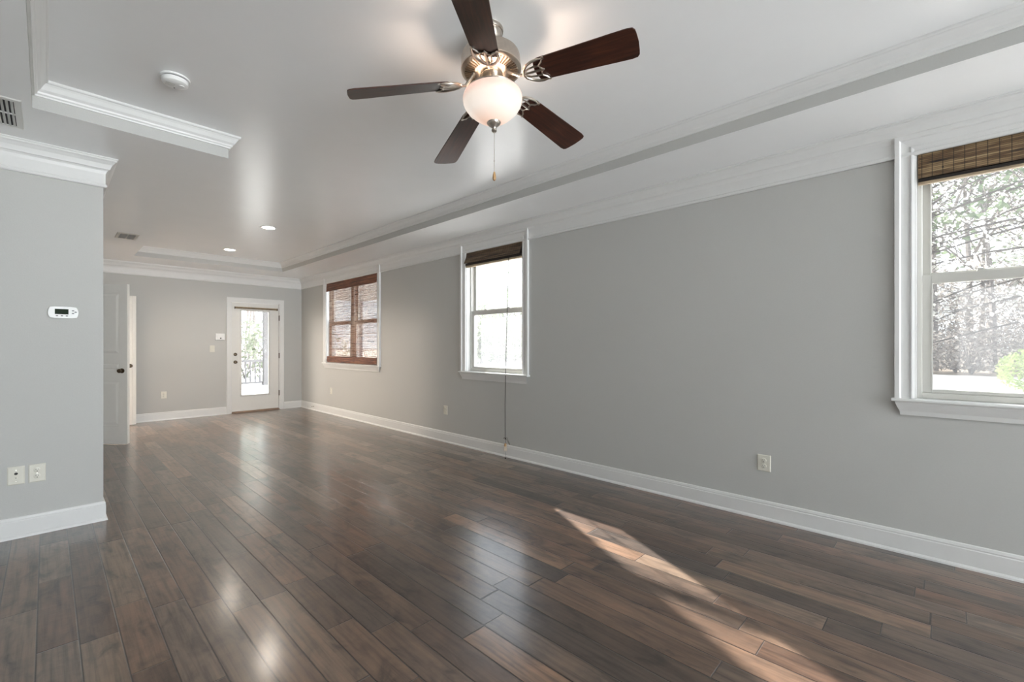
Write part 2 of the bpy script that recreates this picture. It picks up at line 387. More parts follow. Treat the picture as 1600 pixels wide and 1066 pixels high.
# ceiling: low soffit round the room, tray above; vertical fascia is painted like the walls
mb = MB()
xs = [-2.0, -0.057, 0.91, 3.01, XR+TH]; ys = [YF-TH, -4.35, 3.72, 8.78, YB+TH]
def in_tray(i, j): return (1 <= j <= 2 and 1 <= i+0 and i <= 2 and not (j == 2 and i == 1))
for i in range(4):
    for j in range(4):
        if not in_tray(i, j):
            mb.add([(xs[i], ys[j], HC), (xs[i+1], ys[j], HC), (xs[i+1], ys[j+1], HC), (xs[i], ys[j+1], HC)], [(0, 1, 2, 3)], 0)
T_ = TRAY+[TRAY[0]]
for a, b in zip(T_, T_[1:]):
    mb.add([(*a, HC), (*b, HC), (*b, HT), (*a, HT)], [(0, 1, 2, 3)], 1)
mb.box(-2.0, XR+TH, YF-TH, YB+TH, HT, HT+0.15, 0)
struct(mb, 'ceiling', ['ceiling', 'wall'], 'white tray ceiling with lower soffit border', 'ceiling')

# crown mouldings
def fxy(a, b, h): return (a, b, h)
CROWN = [(0, 2.405), (0.016, 2.405), (0.020, 2.412), (0.018, 2.424), (0.012, 2.430), (0.012, 2.50), (0.018, 2.520), (0.026, 2.530), (0.034, 2.534),
         (0.038, 2.545), (0.046, 2.565), (0.060, 2.582), (0.070, 2.590), (0.070, 2.600), (0.076, 2.602), (0.076, HC), (0, HC)]
mb = MB().sweep(ROOM, CROWN, fxy, closed=True)
struct(mb, 'trim_1', 'trim', 'white crown moulding round the top of the walls', 'crown moulding')
TC = [(0, 2.680), (0.010, 2.680), (0.013, 2.688), (0.020, 2.694), (0.022, 2.704), (0.034, 2.716), (0.046, 2.738), (0.054, 2.748), (0.060, 2.750), (0.064, 2.756), (0.064, HT), (0, HT)]
mb = MB().sweep(TRAY, TC, fxy, closed=True)
struct(mb, 'trim_2', 'trim', 'white crown moulding lining the tray ceiling recess', 'crown moulding')

# baseboards (with shoe)
BASE = [(0, 0), (0.024, 0), (0.023, 0.010), (0.017, 0.019), (0.014, 0.020), (0.014, 0.108), (0.011, 0.113), (0.011, 0.117), (0.013, 0.120), (0.009, 0.134), (0.004, 0.1375), (0, 0.1375)]
def base(name, path, label):
    struct(MB().sweep(path, BASE, fxy), name, 'trim', label, 'baseboard')
base('baseboard_right', [(XR, YF+.03), (XR, YB-0.012)], 'white baseboard along the long right wall')
mb = MB().sweep([(XR, YB), (DX1+0.082, YB)], BASE, fxy).sweep([(DX0-0.082, YB), (XL, YB)], BASE, fxy)
struct(mb, 'baseboard_back', 'trim', 'white baseboard either side of the back door', 'baseboard')
base('baseboard_left', [(XL, LY0-0.09), (XL, YT), (XN, YT)], 'white baseboard wrapping the corner of the thermostat wall')
base('baseboard_near', [(XN, YT-.03), (XN, YF)], 'white baseboard along the near left wall')

# ------------------------------------------------------------------ windows in the right wall
CASE = [(0, 0), (0, 0.014), (0.010, 0.019), (0.016, 0.019), (0.019, 0.013), (0.048, 0.016), (0.060, 0.018), (0.063, 0.024), (0.068, 0.028), (0.090, 0.028), (0.090, 0)]
def add_window(n, y0, y1, label, units, low_glass, up_glass):
    ZS = 0.943
    root = thing('window_%d' % n, label, 'window', (XR, (y0+y1)/2, ZS), kind='structure'); O = root.location
    def bld(mb, name, mats, parent=root, **k): return mb.build(name, mats, parent, origin=O, **k)
    # casing: U path so that left of travel is away from the opening
    mb = MB().sweep([(y0, ZS), (y0, WZ1), (y1, WZ1), (y1, ZS)], CASE, lambda a, b, h: (XR-h, a, b))
    bld(mb, 'casing', 'trim')
    mb = MB().prism([(XR-0.045, ZS-0.018), (XR-0.050, ZS-0.013), (XR-0.050, ZS-0.005), (XR-0.045, ZS), (XR+0.055, ZS), (XR+0.055, ZS-0.018)],
                    lambda a, b, t: (a, (y0-0.104) if t == 0 else (y1+0.104), b))
    bld(mb, 'window_sill', 'trim')
    ap = [(0.038, ZS-0.018), (0.036, ZS-0.030), (0.026, ZS-0.055), (0.016, ZS-0.075), (0.012, ZS-0.100), (0.0, ZS-0.100), (0.0, ZS-0.018)]
    mb = MB(); k = len(ap); vs = []
    for sgn, yy in ((-1, y0-0.088), (1, y1+0.088)):
        for pr, z in ap: vs.append((XR-pr, yy-sgn*(0.038-pr)*0.9, z))
    mb.add(vs, [tuple(range(k)), tuple(range(2*k-1, k-1, -1))]+[(i, (i+1) % k, k+(i+1) % k, k+i) for i in range(k)])
    bld(mb, 'apron', 'trim')
    mb = MB()
    mb.box(XR, XR+TH, y0-0.002, y0+0.010, WZ0, WZ1).box(XR, XR+TH, y1-0.010, y1+0.002, WZ0, WZ1).box(XR, XR+TH, y0+0.010, y1-0.010, WZ1-0.010, WZ1+0.002)
    mb.box(XR+0.055, XR+TH+0.03, y0, y1, WZ0-0.01, ZS-0.002)
    bld(mb, 'jamb', 'trim')
    ya, yb = y0+0.010, y1-0.010; m = 0.05 if units == 2 else 0
    fx0, fx1 = XR+0.055, XR+0.145; fw = 0.022
    mb = MB().box(fx0, fx1, ya, ya+fw, ZS, WZ1-0.01).box(fx0, fx1, yb-fw, yb, ZS, WZ1-0.01)
    mb.box(fx0, fx1, ya+fw, yb-fw, ZS, ZS+0.036).box(fx0, fx1, ya+fw, yb-fw, WZ1-0.045, WZ1-0.01)
    if units == 2: mb.box(fx0-0.01, fx1, (ya+yb)/2-m, (ya+yb)/2+m, ZS+0.036, WZ1-0.045)
    bld(mb, 'window_frame', 'vinyl', bevel=0.003)
    spans = [(ya+fw, yb-fw)] if units == 1 else [(ya+fw, (ya+yb)/2-m), ((ya+yb)/2+m, yb-fw)]
    for a, b in spans:
        for low in (1, 0):
            x0 = XR+0.064 if low else XR+0.101; x1 = x0+0.032
            zb, zt = (ZS+0.037, 1.690) if low else (1.652, WZ1-0.046)
            st = 0.042 if low else 0.036
            rb, rt = (0.020, 0.054) if low else (0.050, 0.035)
            mb = MB().box(x0, x1, a+.001, a+st, zb, zt).box(x0, x1, b-st, b-.001, zb, zt).box(x0, x1, a+st, b-st, zb, zb+rb).box(x0, x1, a+st, b-st, zt-rt, zt)
            # glazing bead
            for q in (a+st, b-st-.006): mb.box(x0-.004, x0, q, q+.006, zb+rb, zt-rt)
            sash = bld(mb, 'lower_sash' if low else 'upper_sash', 'vinyl', bevel=0.002)
            pm = MB().box(x0+0.013, x0+0.017, a+st-.004, b-st+.004, zb+rb-.004, zt-rt+.004)
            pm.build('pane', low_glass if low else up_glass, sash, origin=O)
            if low:
                for q in (0.28, 0.72):
                    yy = a+(b-a)*q
                    MB().box(x0+.004, x0+.028, yy-.022, yy+.022, zt, zt+.008).box(x0+.002, x0+.014, yy-.006, yy+.02, zt+.008, zt+.016).build('sash_lock', 'vinyl', sash, origin=O, bevel=0.002)
    portal('window_portal_%d' % n, (XR+TH+0.02, (y0+y1)/2, (ZS+WZ1)/2), (0, R(90), 0), WZ1-ZS, y1-y0)
    return root
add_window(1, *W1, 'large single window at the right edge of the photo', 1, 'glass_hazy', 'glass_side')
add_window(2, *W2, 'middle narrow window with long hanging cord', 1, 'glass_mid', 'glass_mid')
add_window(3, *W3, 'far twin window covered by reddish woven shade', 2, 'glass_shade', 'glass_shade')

# glazing added in the unseen front wall to light the near room
def glazing(n, label, box, parts, prt):
    root = thing('window_%d' % n, label, 'window', kind='structure')
    a0, a1, z0, z1 = box; f = 0.06; fr = MB(); pn = MB(); k = parts
    for i in range(k+1):
        c = a0+f/2+(a1-a0-f)*i/k; fr_ = prt(fr); fr_(c-f/2, c+f/2, z0, z1, 0.05)
    prt(fr)(a0, a1, z0, z0+f, 0.05); prt(fr)(a0, a1, z1-f, z1, 0.05); prt(pn)(a0+f/2, a1-f/2, z0+f/2, z1-f/2, 0.004)
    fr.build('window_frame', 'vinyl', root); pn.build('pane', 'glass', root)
def on_front(m): return lambda a, b, c, d, t: m.box(a, b, YF-0.10-t/2, YF-0.10+t/2, c, d)
glazing(4, 'unseen glazing added behind the camera for light', (FX0, FX1, 0.01, 2.40), 4, on_front)
portal('front_portal', ((FX0+FX1)/2, YF-TH-0.03, 1.2), (R(90), 0, 0), FX1-FX0, 2.4)

# ------------------------------------------------------------------ back door (door_1)
root = thing('door_1', 'white back door with tall glass lite onto the porch', 'door', ((DX0+DX1)/2, YB, 0), kind='structure'); O = root.location
def bd(mb, name, mats, parent=root, **k): return mb.build(name, mats, parent, origin=O, **k)
FLAT = [(0, 0), (0, 0.014), (0.006, 0.018), (0.070, 0.020), (0.074, 0.024), (0.080, 0.024), (0.080, 0)]
bd(MB().sweep([(DX1, 0), (DX1, DZ1), (DX0, DZ1), (DX0, 0)], [(-o, h) for o, h in FLAT], lambda a, b, h: (a, YB-h, b)), 'casing', 'trim')
jm = MB().box(DX0-.002, DX0+.006, YB, YB+TH, 0, DZ1).box(DX1-.006, DX1+.002, YB, YB+TH, 0, DZ1).box(DX0+.006, DX1-.006, YB, YB+TH, DZ1-.006, DZ1+.002)
bd(jm, 'jamb', 'trim')
sx0, sx1, sz0, sz1, sy = DX0+.010, DX1-.010, 0.032, DZ1-.011, YB+0.018
gx0, gx1, gz0, gz1 = 2.538, 3.013, 0.325, 1.915
mb = MB(); wall_cells(mb, sx0, sx1, sz0, sz1, [(gx0, gx1, gz0, gz1)], lambda a, b, c, d: mb.box(a, b, sy, sy+.044, c, d))
slab = bd(mb, 'door_slab', 'door_white')
LITE = [(-0.004, 0), (-0.004, 0.010), (0.004, 0.014), (0.018, 0.010), (0.022, 0.004), (0.022, 0)]
bd(MB().sweep([(gx0, gz0), (gx0, gz1), (gx1, gz1), (gx1, gz0)], LITE, lambda a, b, h: (a, sy-h, b), closed=True), 'lite_frame', 'door_white', slab)
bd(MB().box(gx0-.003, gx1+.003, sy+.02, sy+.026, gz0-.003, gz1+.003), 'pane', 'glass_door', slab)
def knob(mb, x, y, z, dy, r=0.027, l=0.055):
    T = Matrix.Translation((x, y, z)) @ Matrix.Rotation(R(90) if dy < 0 else R(-90), 4, 'X')
    mb.lathe([(r*1.15, 0), (r*1.15, 0.006), (r*.45, 0.010), (r*.4, l*.45), (r*.85, l*.6), (r, l*.78), (r*.8, l*.95), (r*.3, l)], 20, T=T)
kb = MB(); knob(kb, 2.439, sy, 0.951, -1); bd(kb, 'knob', 'bronze', slab, smooth=True)
kb = MB(); knob(kb, 2.439, sy, 1.094, -1, 0.026, 0.03); bd(kb, 'deadbolt', 'bronze', slab, smooth=True)
for z in (1.80, 1.06, 0.325):
    bd(MB().box(DX1-.010, DX1+.004, YB-.006, YB+.016, z-.05, z+.05).lathe([(.006, z-.053), (.006, z+.053)], 10, (DX1-.004, YB-.004, 0)), 'hinge', 'bronze')
bd(MB().box(DX0, DX1, YB-.012, YB+.12, 0.0, 0.016).box(DX0+.006, DX1-.006, YB+.010, YB+.10, 0.016, 0.026), 'threshold', 'threshold', bevel=0.003)
r_ = thing('roller_shade', 'slim brown rolled-up shade across the back door above its glass', 'blind', (2.795, sy, 1.965))
O2 = r_.location
MB().lathe([(.013, -.366), (.013, .366)], 14, T=Matrix.Translation((2.795, sy-.022, 1.962)) @ Matrix.Rotation(R(90), 4, 'Y')).build('roll', 'shade_brown', r_, origin=O2, smooth=True)
MB().box(2.425, 3.163, sy-.016, sy, 1.968, 1.986).build('headrail', 'rail_tan', r_, origin=O2)
for x in (2.423, 3.158): MB().box(x, x+.010, sy-.038, sy, 1.944, 1.984).build('bracket', 'bronze', r_, origin=O2)
portal('door_portal', (2.79, YB+TH+0.03, 1.12), (R(-90), 0, 0), 0.6, 1.7)

# double doors in the far left wall: two panelled leaves standing open
mb = MB().sweep([(LY0, 0), (LY0, 2.06), (LY1, 2.06), (LY1, 0)], FLAT, lambda a, b, h: (XL+h, a, b))
mb.box(XL-.12, XL, LY0-.002, LY0+.012, 0, 2.06).box(XL-.12, XL, LY1-.012, LY1+.002, 0, 2.06).box(XL-.12, XL, LY0+.012, LY1-.012, 2.048, 2.062)
struct(mb, 'trim_3', 'trim', 'white casing round the double door opening in the left wall', 'door casing')
def leaf(n, label, hy, rz, w, astragal, side):
    """hinge line at the local origin, leaf runs along local +x, thickness along local y; side = face turned to the camera"""
    root = thing('door_%d' % n, label, 'door', (XL+.022, hy, 0), rz, kind='structure')
    t, z0, z1 = 0.035, 0.012, 2.042; st = 0.105
    mb = MB()
    rails = [(z0, 0.24), (0.81, 0.95), (1.04, 1.15), (1.93, z1)]
    mb.box(0, st, -t/2, t/2, z0, z1).box(w-st, w, -t/2, t/2, z0, z1)
    for a, b in rails: mb.box(st, w-st, -t/2, t/2, a, b)
    sl = mb.build('door_slab', 'door_white', root)
    for a, b in ((0.24, 0.81), (0.95, 1.04), (1.15, 1.93)):
        pm = MB().box(st, w-st, -0.006, 0.006, a, b)
        i = 0.03 if b-a > .2 else 0.018
        for sg in (-1, 1):
            q = [(st+.012, a+.012, .006), (w-st-.012, a+.012, .006), (w-st-.012, b-.012, .006), (st+.012, b-.012, .006)]
            u = [(st+.012+i, a+.012+i, .0145), (w-st-.012-i, a+.012+i, .0145), (w-st-.012-i, b-.012-i, .0145), (st+.012+i, b-.012-i, .0145)]
            pm.add([(x, sg*y, z) for x, z, y in q+u], [(4, 5, 6, 7)]+[(k, (k+1) % 4, 4+(k+1) % 4, 4+k) for k in range(4)])
        pm.build('door_panel', 'door_white', sl)
    if astragal: MB().box(w-.034, w+.012, side*t/2, side*(t/2+.010), z0, z1).build('astragal', 'door_white', sl)
    for sg in (-1, 1):
        kb = MB(); knob(kb, w-.065, sg*t/2, 0.94, sg); kb.build('knob', 'bronze', sl, smooth=True)
    for z in (1.83, 1.03, 0.22): MB().lathe([(.006, z-.045), (.006, z+.045)], 10, (0.0, side*-1*t/2, 0)).build('hinge', 'bronze', root, smooth=True)
leaf(2, 'near white panelled leaf of the double doors, free edge towards the room', 7.93, R(-46), 0.60, False, -1)
leaf(3, 'far white leaf of the double doors, open against the back wall', 9.17, R(8), 0.67, True, -1)

# ------------------------------------------------------------------ ceiling fan
FAN = Vector((1.458, 1.560, HT))
fan = thing('ceiling_fan', 'five-blade wooden ceiling fan with lit glass bowl', 'ceiling fan', FAN)
A_ = Matrix.Rotation(-0.070, 4, 'X') @ Matrix.Rotation(-0.006, 4, 'Y')     # it hangs a little out of plumb
A_ = Matrix.Rotation(-0.070, 4, 'X')
def ax(z): return Matrix.Translation((0, 0, 0)) @ A_ @ Matrix.Translation((0, 0, z-HT))
def lth(prof, name, mat, n=40, cap=True, parent=fan):
    return MB().lathe([(r, 0+z-HT) for r, z in prof], n, T=A_, cap=cap).build(name, mat, parent, smooth=True)
MB().lathe([(.066, 0), (.068, -.006), (.066, -.018), (.062, -.020), (.063, -.024), (.056, -.05), (.044, -.07), (.030, -.082), (.016, -.086)], 40).build('canopy', 'nickel', fan, smooth=True)
lth([(.013, 2.70), (.013, 2.63)], 'downrod', 'nickel', 16)
lth([(.03, 2.652), (.060, 2.650), (.118, 2.640), (.135, 2.630), (.139, 2.618), (.139, 2.575), (.142, 2.570), (.142, 2.560), (.137, 2.556), (.120, 2.551), (.082, 2.545), (.070, 2.538), (.05, 2.536)], 'motor_housing', 'nickel', 56)
fm = MB()
for i in range(48):
    a = 2*pi*i/48; T = A_ @ Matrix.Rotation(a, 4, 'Z') @ Matrix.Translation((0, 0, 2.5470-.106*.158-HT)) @ Matrix.Rotation(R(-9), 4, 'Y')
    fm.box(0.086, 0.126, -.0028, .0028, -.0010, .0018, T=T)
fm.build('vent_slots', 'bronze', fan)
lth([(.05, 2.540), (.055, 2.530), (.055, 2.505), (.060, 2.500), (.060, 2.488), (.040, 2.484)], 'switch_housing', 'nickel')
BL = [(.122, 2.449), (.134, 2.441), (.1395, 2.425), (.139, 2.408), (.133, 2.390), (.120, 2.370), (.101, 2.351), (.081, 2.335), (.062, 2.322), (.045, 2.312), (.030, 2.307), (.012, 2.305)]
bowl_o = lth(BL+[(r-.004, z+.003) for r, z in BL[::-1]], 'light_bowl', 'bowl', 48, cap=False)
fr_ = MB().lathe([(r, z-HT) for r, z in [(.113, 2.452), (.122, 2.450), (.123, 2.456), (.114, 2.458), (.113, 2.452)]], 40, T=A_, cap=False)
for i in range(3):
    q = R(40+120*i); fr_.tube([A_ @ Vector((.04*cos(q), .04*sin(q), 2.487-HT)), A_ @ Vector((.116*cos(q), .116*sin(q), 2.455-HT))], .006, 8)
fr_.build('fitter_ring', 'nickel', fan, smooth=True)
lth([(.033, 2.318), (.033, 2.306), (.026, 2.296), (.012, 2.286), (.009, 2.279), (.012, 2.275), (.012, 2.266), (.006, 2.260)], 'finial', 'nickel', 24)
tip = A_ @ Vector((0, 0, 2.262-HT))
ch = MB().tube([tip, tip-Vector((0, 0, .185))], 0.0013, 6)
for k in range(30): ch.lathe([(.0005, .0018), (.0019, 0), (.0005, -.0018)], 6, tuple(tip-Vector((0, 0, .004+k*.006))))
ch.lathe([(.002, .003), (.0035, 0), (.002, -.003)], 8, tuple(tip-Vector((0, 0, .135))))
chain = ch.build('pull_chain', 'nickel', fan)
MB().lathe([(.002, 0), (.0045, -.004), (.0075, -.018), (.0085, -.030), (.0065, -.040), (.002, -.044)], 14, tuple(tip-Vector((0, 0, .184)))).build('chain_fob', 'fob', chain, smooth=True)
# blades: root higher than tip (they droop), tips in a plane tilted 7 degrees
PH = R(-70.645)
bl_w = [(0.215, .050), (0.222, .056), (0.24, .060), (0.40, .066), (0.55, .072), (0.625, .0745), (0.648, .071), (0.657, .060), (0.660, .040)]
outline = [(x, -w) for x, w in bl_w]+[(0.6625, 0)]+[(x, w) for x, w in bl_w[::-1]]+[(0.209, .030), (0.205, 0), (0.209, -.030)]
def iron_curve(pts, r, T, mb): mb.tube([T @ Vector(p) for p in pts], r, 8)
hub = Vector((1.458, 1.527, 2.421))-FAN
for k in range(5):
    a = PH+k*2*pi/5; d = Vector((cos(a), sin(a), 0)); e = Vector((-sin(a), cos(a), 0))
    pl = lambda r: hub.z+0.013*d.x*r-0.126*d.y*r
    r0, r1 = 0.205, 0.6625
    p0 = hub.xy.to_3d()+d*r0; p0.z = pl(r0)+0.056
    p1 = hub.xy.to_3d()+d*r1; p1.z = pl(r1)
    X = (p1-p0).normalized(); Yv = (e-X*e.dot(X)).normalized(); Z = X.cross(Yv)
    pt = R(13.5); Y2 = Yv*cos(pt)-Z*sin(pt); Z2 = X.cross(Y2)
    T = Matrix((X, Y2, Z2)).transposed().to_4x4(); T.translation = p0
    bmb = MB().prism([(x-r0, y) for x, y in outline], lambda x, y, t: (x, y, (t-.5)*.0055))
    bo = bmb.build('blade', 'blade', fan, bevel=0.0012); bo.matrix_local = T
    im = MB(); I4 = Matrix.Identity(4)
    # openwork bracket lying under the blade root
    u_ = [(.052, .056), (.028, .0585), (.002, .054), (-.024, .042), (-.044, .022), (-.051, 0)]
    arc = [(x, y, -.007) for x, y in u_]+[(x, -y, -.007) for x, y in u_[-2::-1]]
    im.tube(arc, [.003, .0055, .0065, .0065, .007, .0075, .007, .0065, .0065, .0055, .003], 8)
    w1 = [(0.055, -.056, -.006), (0.045, -.040, -.007), (.030, -.028, -.007), (.032, -.012, -.007), (.046, 0, -.007), (.032, .012, -.007), (.030, .028, -.007), (.045, .040, -.007), (.055, .056, -.006)]
    im.tube(w1, [.003, .005, .0045, .004, .004, .004, .0045, .005, .003], 8)
    im.tube([(-.05, 0, -.007), (.046, 0, -.007)], .005, 8)
    for sg in (-1, 1): im.tube([(-.048, sg*.008, -.007), (-.022, sg*.022, -.007), (.006, sg*.026, -.007), (.030, sg*.024, -.007)], .0042, 8); im.lathe([(.007, -.004), (.007, .0)], 10, (.056, sg*.056, -.004))
    Ti = T.inverted(); hb = A_ @ Vector((d.x*.085, d.y*.085, 2.538-HT)); hm = A_ @ Vector((d.x*.125, d.y*.125, 2.512-HT))
    im.tube([Ti @ hb, (Ti @ hm+Vector((-.03, 0, 0)))*.5+(Ti @ hb)*.5, Vector((-.075, 0, -.006)), Vector((-.045, 0, -.007))], [.010, .0085, .0075, .006], 10)
    im.build('blade_iron', 'nickel', bo, smooth=True)
ld = bpy.data.lights.new('fan_bulb', 'POINT'); ld.energy = 3.6; ld.color = (1.0, 0.78, 0.62); ld.shadow_soft_size = 0.035
lo = bpy.data.objects.new('fan_bulb', ld); lo.location = FAN+Vector((0, -.03, 2.385-HT)); COL.objects.link(lo)

# ------------------------------------------------------------------ ceiling fittings
sd = thing('smoke_detector', 'round white smoke detector on the tray ceiling', 'smoke detector', (0.50, 3.11, HT))
MB().lathe([(.066, 0), (.070, -.004), (.070, -.010), (.064, -.012)], 40).build('base', 'white_plastic', sd, smooth=True)
MB().lathe([(.060, -.012), (.060, -.016)], 40).build('sensor_gap', 'slot', sd)
mb = MB().lathe([(.063, -.016), (.064, -.022), (.060, -.036), (.050, -.042), (.012, -.043)], 40)
cv = mb.build('cover', 'white_plastic', sd, smooth=True)
gm = MB()
for i in range(-3, 4): gm.box(-.022+i*.006-.0018, -.022+i*.006+.0018, -.02, .02, -.0436, -.0425)
gm.build('grille', 'vent', cv)
MB().lathe([(.014, -.042), (.014, -.0455), (.010, -.0465)], 20, (.028, -.012, 0)).build('test_button', 'white_plastic', cv, smooth=True)
MB().lathe([(.003, -.042), (.003, -.0445)], 8, (.002, .034, 0)).build('indicator', 'slot', cv)

def air_vent(label, x0, x1, y0, y1, mat, along, rows, n):
    r = thing('air_vent', label, 'vent', ((x0+x1)/2, (y0+y1)/2, HC)); O = r.location
    b = 0.030; z = HC
    mb = MB(); prof = [(0, 0), (.004, -.006), (b, -.008), (b, 0)]
    mb.sweep([(x0, y0), (x1, y0), (x1, y1), (x0, y1)], [(o, z+h) for o, h in prof], fxy, closed=True)
    fr = mb.build('frame', mat, r, origin=O)
    MB().box(x0+b-.002, x1-b+.002, y0+b-.002, y1-b+.002, z-.0012, z-.0002).build('duct_opening', 'vent_dark', r, origin=O)
    bars = MB()
    for q in range(1, rows):
        if along == 'y': xx = x0+b+(x1-x0-2*b)*q/rows; 
        c = (y0+b+(y1-y0-2*b)*q/rows) if along == 'x' else 0
        if along == 'x': bars.box(x0+b, x1-b, c-.006, c+.006, z-.008, z-.002)
        else: bars.box(xx-.006, xx+.006, y0+b, y1-b, z-.008, z-.002)
    if rows > 1: bars.build('divider', mat, r, origin=O)
    for i in range(n):
        lm = MB()
        if along == 'x':                      # slats run in y, spaced along x
            c = x0+b+(x1-x0-2*b)*(i+.5)/n; T = Matrix.Translation((c, 0, z-.006)) @ Matrix.Rotation(R(35), 4, 'Y')
            lm.box(-.0066, .0066, y0+b, y1-b, -.0007, .0007, T=T)
        else:
            c = y0+b+(y1-y0-2*b)*(i+.5)/n; T = Matrix.Translation((0, c, z-.006)) @ Matrix.Rotation(R(35), 4, 'X')
            lm.box(x0+b, x1-b, -.0066, .0066, -.0007, .0007, T=T)
        lm.build('slat', mat, r, origin=O)
air_vent('white slatted ceiling vent above the thermostat wall at the left edge', -0.42, -0.096, 3.66, 4.13, 'vent', 'x', 2, 14)
air_vent('small tan ceiling vent with diamond louvres near the double doors', 0.585, 0.79, 7.07, 7.44, 'vent_tan', 'y', 2, 12)

def downlight(label, x, y):
    r = thing('recessed_light', label, 'recessed light', (x, y, HT))
    MB().lathe([(.070, 0), (.094, 0), (.095, -.003), (.090, -.006), (.072, -.003)], 40, cap=False).build('trim_ring', 'white_plastic', r, smooth=True)
    MB().lathe([(.001, -.0025), (.072, -.0025)], 40, cap=False).build('lens', 'can_lamp', r)
    d = bpy.data.lights.new('downlight', 'SPOT'); d.energy = 38; d.color = (1.0, 0.88, 0.75); d.spot_size = R(150); d.spot_blend = 0.9; d.shadow_soft_size = 0.07
    o = bpy.data.objects.new('downlight', d); o.location = (x, y, HT-.02); COL.objects.link(o)
downlight('lit recessed ceiling light nearer the fan', 1.964, 6.22)
downlight('lit recessed ceiling light nearer the back door', 1.998, 8.10)
hl = bpy.data.lights.new('hall_fill', 'POINT'); hl.energy = 165; hl.color = (1.0, 0.86, 0.72); hl.shadow_soft_size = 0.12  # fill light added without a fixture to brighten the far right wall
ho = bpy.data.objects.new('hall_fill', hl); ho.location = (-1.2, 9.25, 2.20); COL.objects.link(ho)

# ------------------------------------------------------------------ wall plates and controls
def facing(axis, val):
    """local (u right, v up, w out of wall) -> world matrix"""
    if axis == 'x': return Matrix(((0, 0, -1, val), (-1, 0, 0, 0), (0, 1, 0, 0), (0, 0, 0, 1)))      # right wall, seen from -x: right is -y
    return Matrix(((1, 0, 0, 0), (0, 0, -1, val), (0, 1, 0, 0), (0, 0, 0, 1)))                          # walls facing -y
def wall_thing(name, label, cat, axis, val, pos, z, group=None):
    F = facing(axis, val); r = thing(name, label, cat, group=group)
    r.matrix_world = F @ Matrix.Translation((-pos if axis == 'x' else pos, z, 0)); return r
def plate(r, w=.074, h=.118, mat='plate'):
    mb = MB(); b = .006
    q = [(-w/2, -h/2), (w/2, -h/2), (w/2, h/2), (-w/2, h/2)]
    mb.sweep(q, [(0, 0), (0, .0035), (b, .0065), (b, 0)], lambda a, c, hh: (a, c, hh), closed=True)
    mb.box(-w/2+b-.001, w/2-b+.001, -h/2+b-.001, h/2-b+.001, 0, .0065)
    return mb.build('plate', mat, r)
def duplex(r, w=.08):
    plate(r, w)
    for s in (-1, 1):
        cy = s*.0205
        rc = MB().lathe([(.0172, .006), (.0172, .0082), (.0150, .0090)], 24, (0, cy, 0)).build('receptacle', 'plate', r, smooth=True)
        MB().box(-.0072, -.0050, cy+.001, cy+.0095, .0088, .0094).box(.0050, .0072, cy+.001, cy+.0085, .0088, .0094).lathe([(.0028, .0088), (.0028, .0094)], 10, (0, cy-.0075, 0)).build('slots', 'slot', rc)
    MB().lathe([(.0028, .006), (.0028, .0078)], 10).build('screw', 'steel', r)
duplex(wall_thing('wall_outlet', 'ivory duplex outlet on the right wall below the space before the large window', 'outlet', 'x', XR, 0.956, 0.408), .088)
duplex(wall_thing('wall_outlet', 'ivory duplex outlet on the right wall left of the hanging cord', 'outlet', 'x', XR, 4.715, 0.416))
duplex(wall_thing('wall_outlet', 'small outlet low on the right wall beneath the woven shade', 'outlet', 'x', XR, 8.12, 0.424))
duplex(wall_thing('wall_outlet', 'ivory outlet low on the back wall left of the door', 'outlet', 'y', YB, 1.373, 0.424))
duplex(wall_thing('wall_outlet', 'ivory duplex outlet nearest the corner under the thermostat', 'outlet', 'y', YT, -0.044, 0.409))
r_ = wall_thing('cable_plate', 'ivory plate with two cable jacks beside the near outlet', 'wall plate', 'y', YT, -0.1395, 0.4095); plate(r_, .078)
for s in (-1, 1):
    j = MB().lathe([(.0085, .006), (.0085, .008), (.005, .008), (.005, .016), (.0015, .0165)], 16, (0, s*.013, 0)).build('jack', 'plate' if s < 0 else 'slot', r_, smooth=True)
    MB().lathe([(.0028, .0062), (.0028, .0078)], 10, (0, s*.036, 0)).build('screw', 'steel', r_)
    if s < 0: MB().lathe([(.0025, .016), (.0025, .0172)], 10, (0, s*.013, 0)).build('jack_hole', 'slot', j)
r_ = wall_thing('light_switch', 'ivory light switch left of the back door below the white keypad', 'switch', 'y', YB, 2.071, 1.20); plate(r_, .076)
MB().box(-.005, .005, -.012, .012, .006, .008).box(-.0035, .0035, -.002, .009, .008, .017).build('toggle', 'plate', r_)
for s in (-1, 1): MB().lathe([(.0028, .006), (.0028, .0078)], 10, (0, s*.030, 0)).build('screw', 'steel', r_)
r_ = wall_thing('alarm_keypad', 'white alarm keypad on the back wall above the light switch', 'keypad', 'y', YB, 2.188, 1.417)
MB().box(-.074, .074, -.060, .060, 0, .022).build('body', 'white_plastic', r_, bevel=0.006)
MB().box(-.050, .054, -.052, .040, .022, .027).build('door_flap', 'white_plastic', r_, bevel=0.004)
MB().lathe([(.011, .026), (.011, .030)], 20, (.008, -.026, 0)).build('button', 'slot', r_)
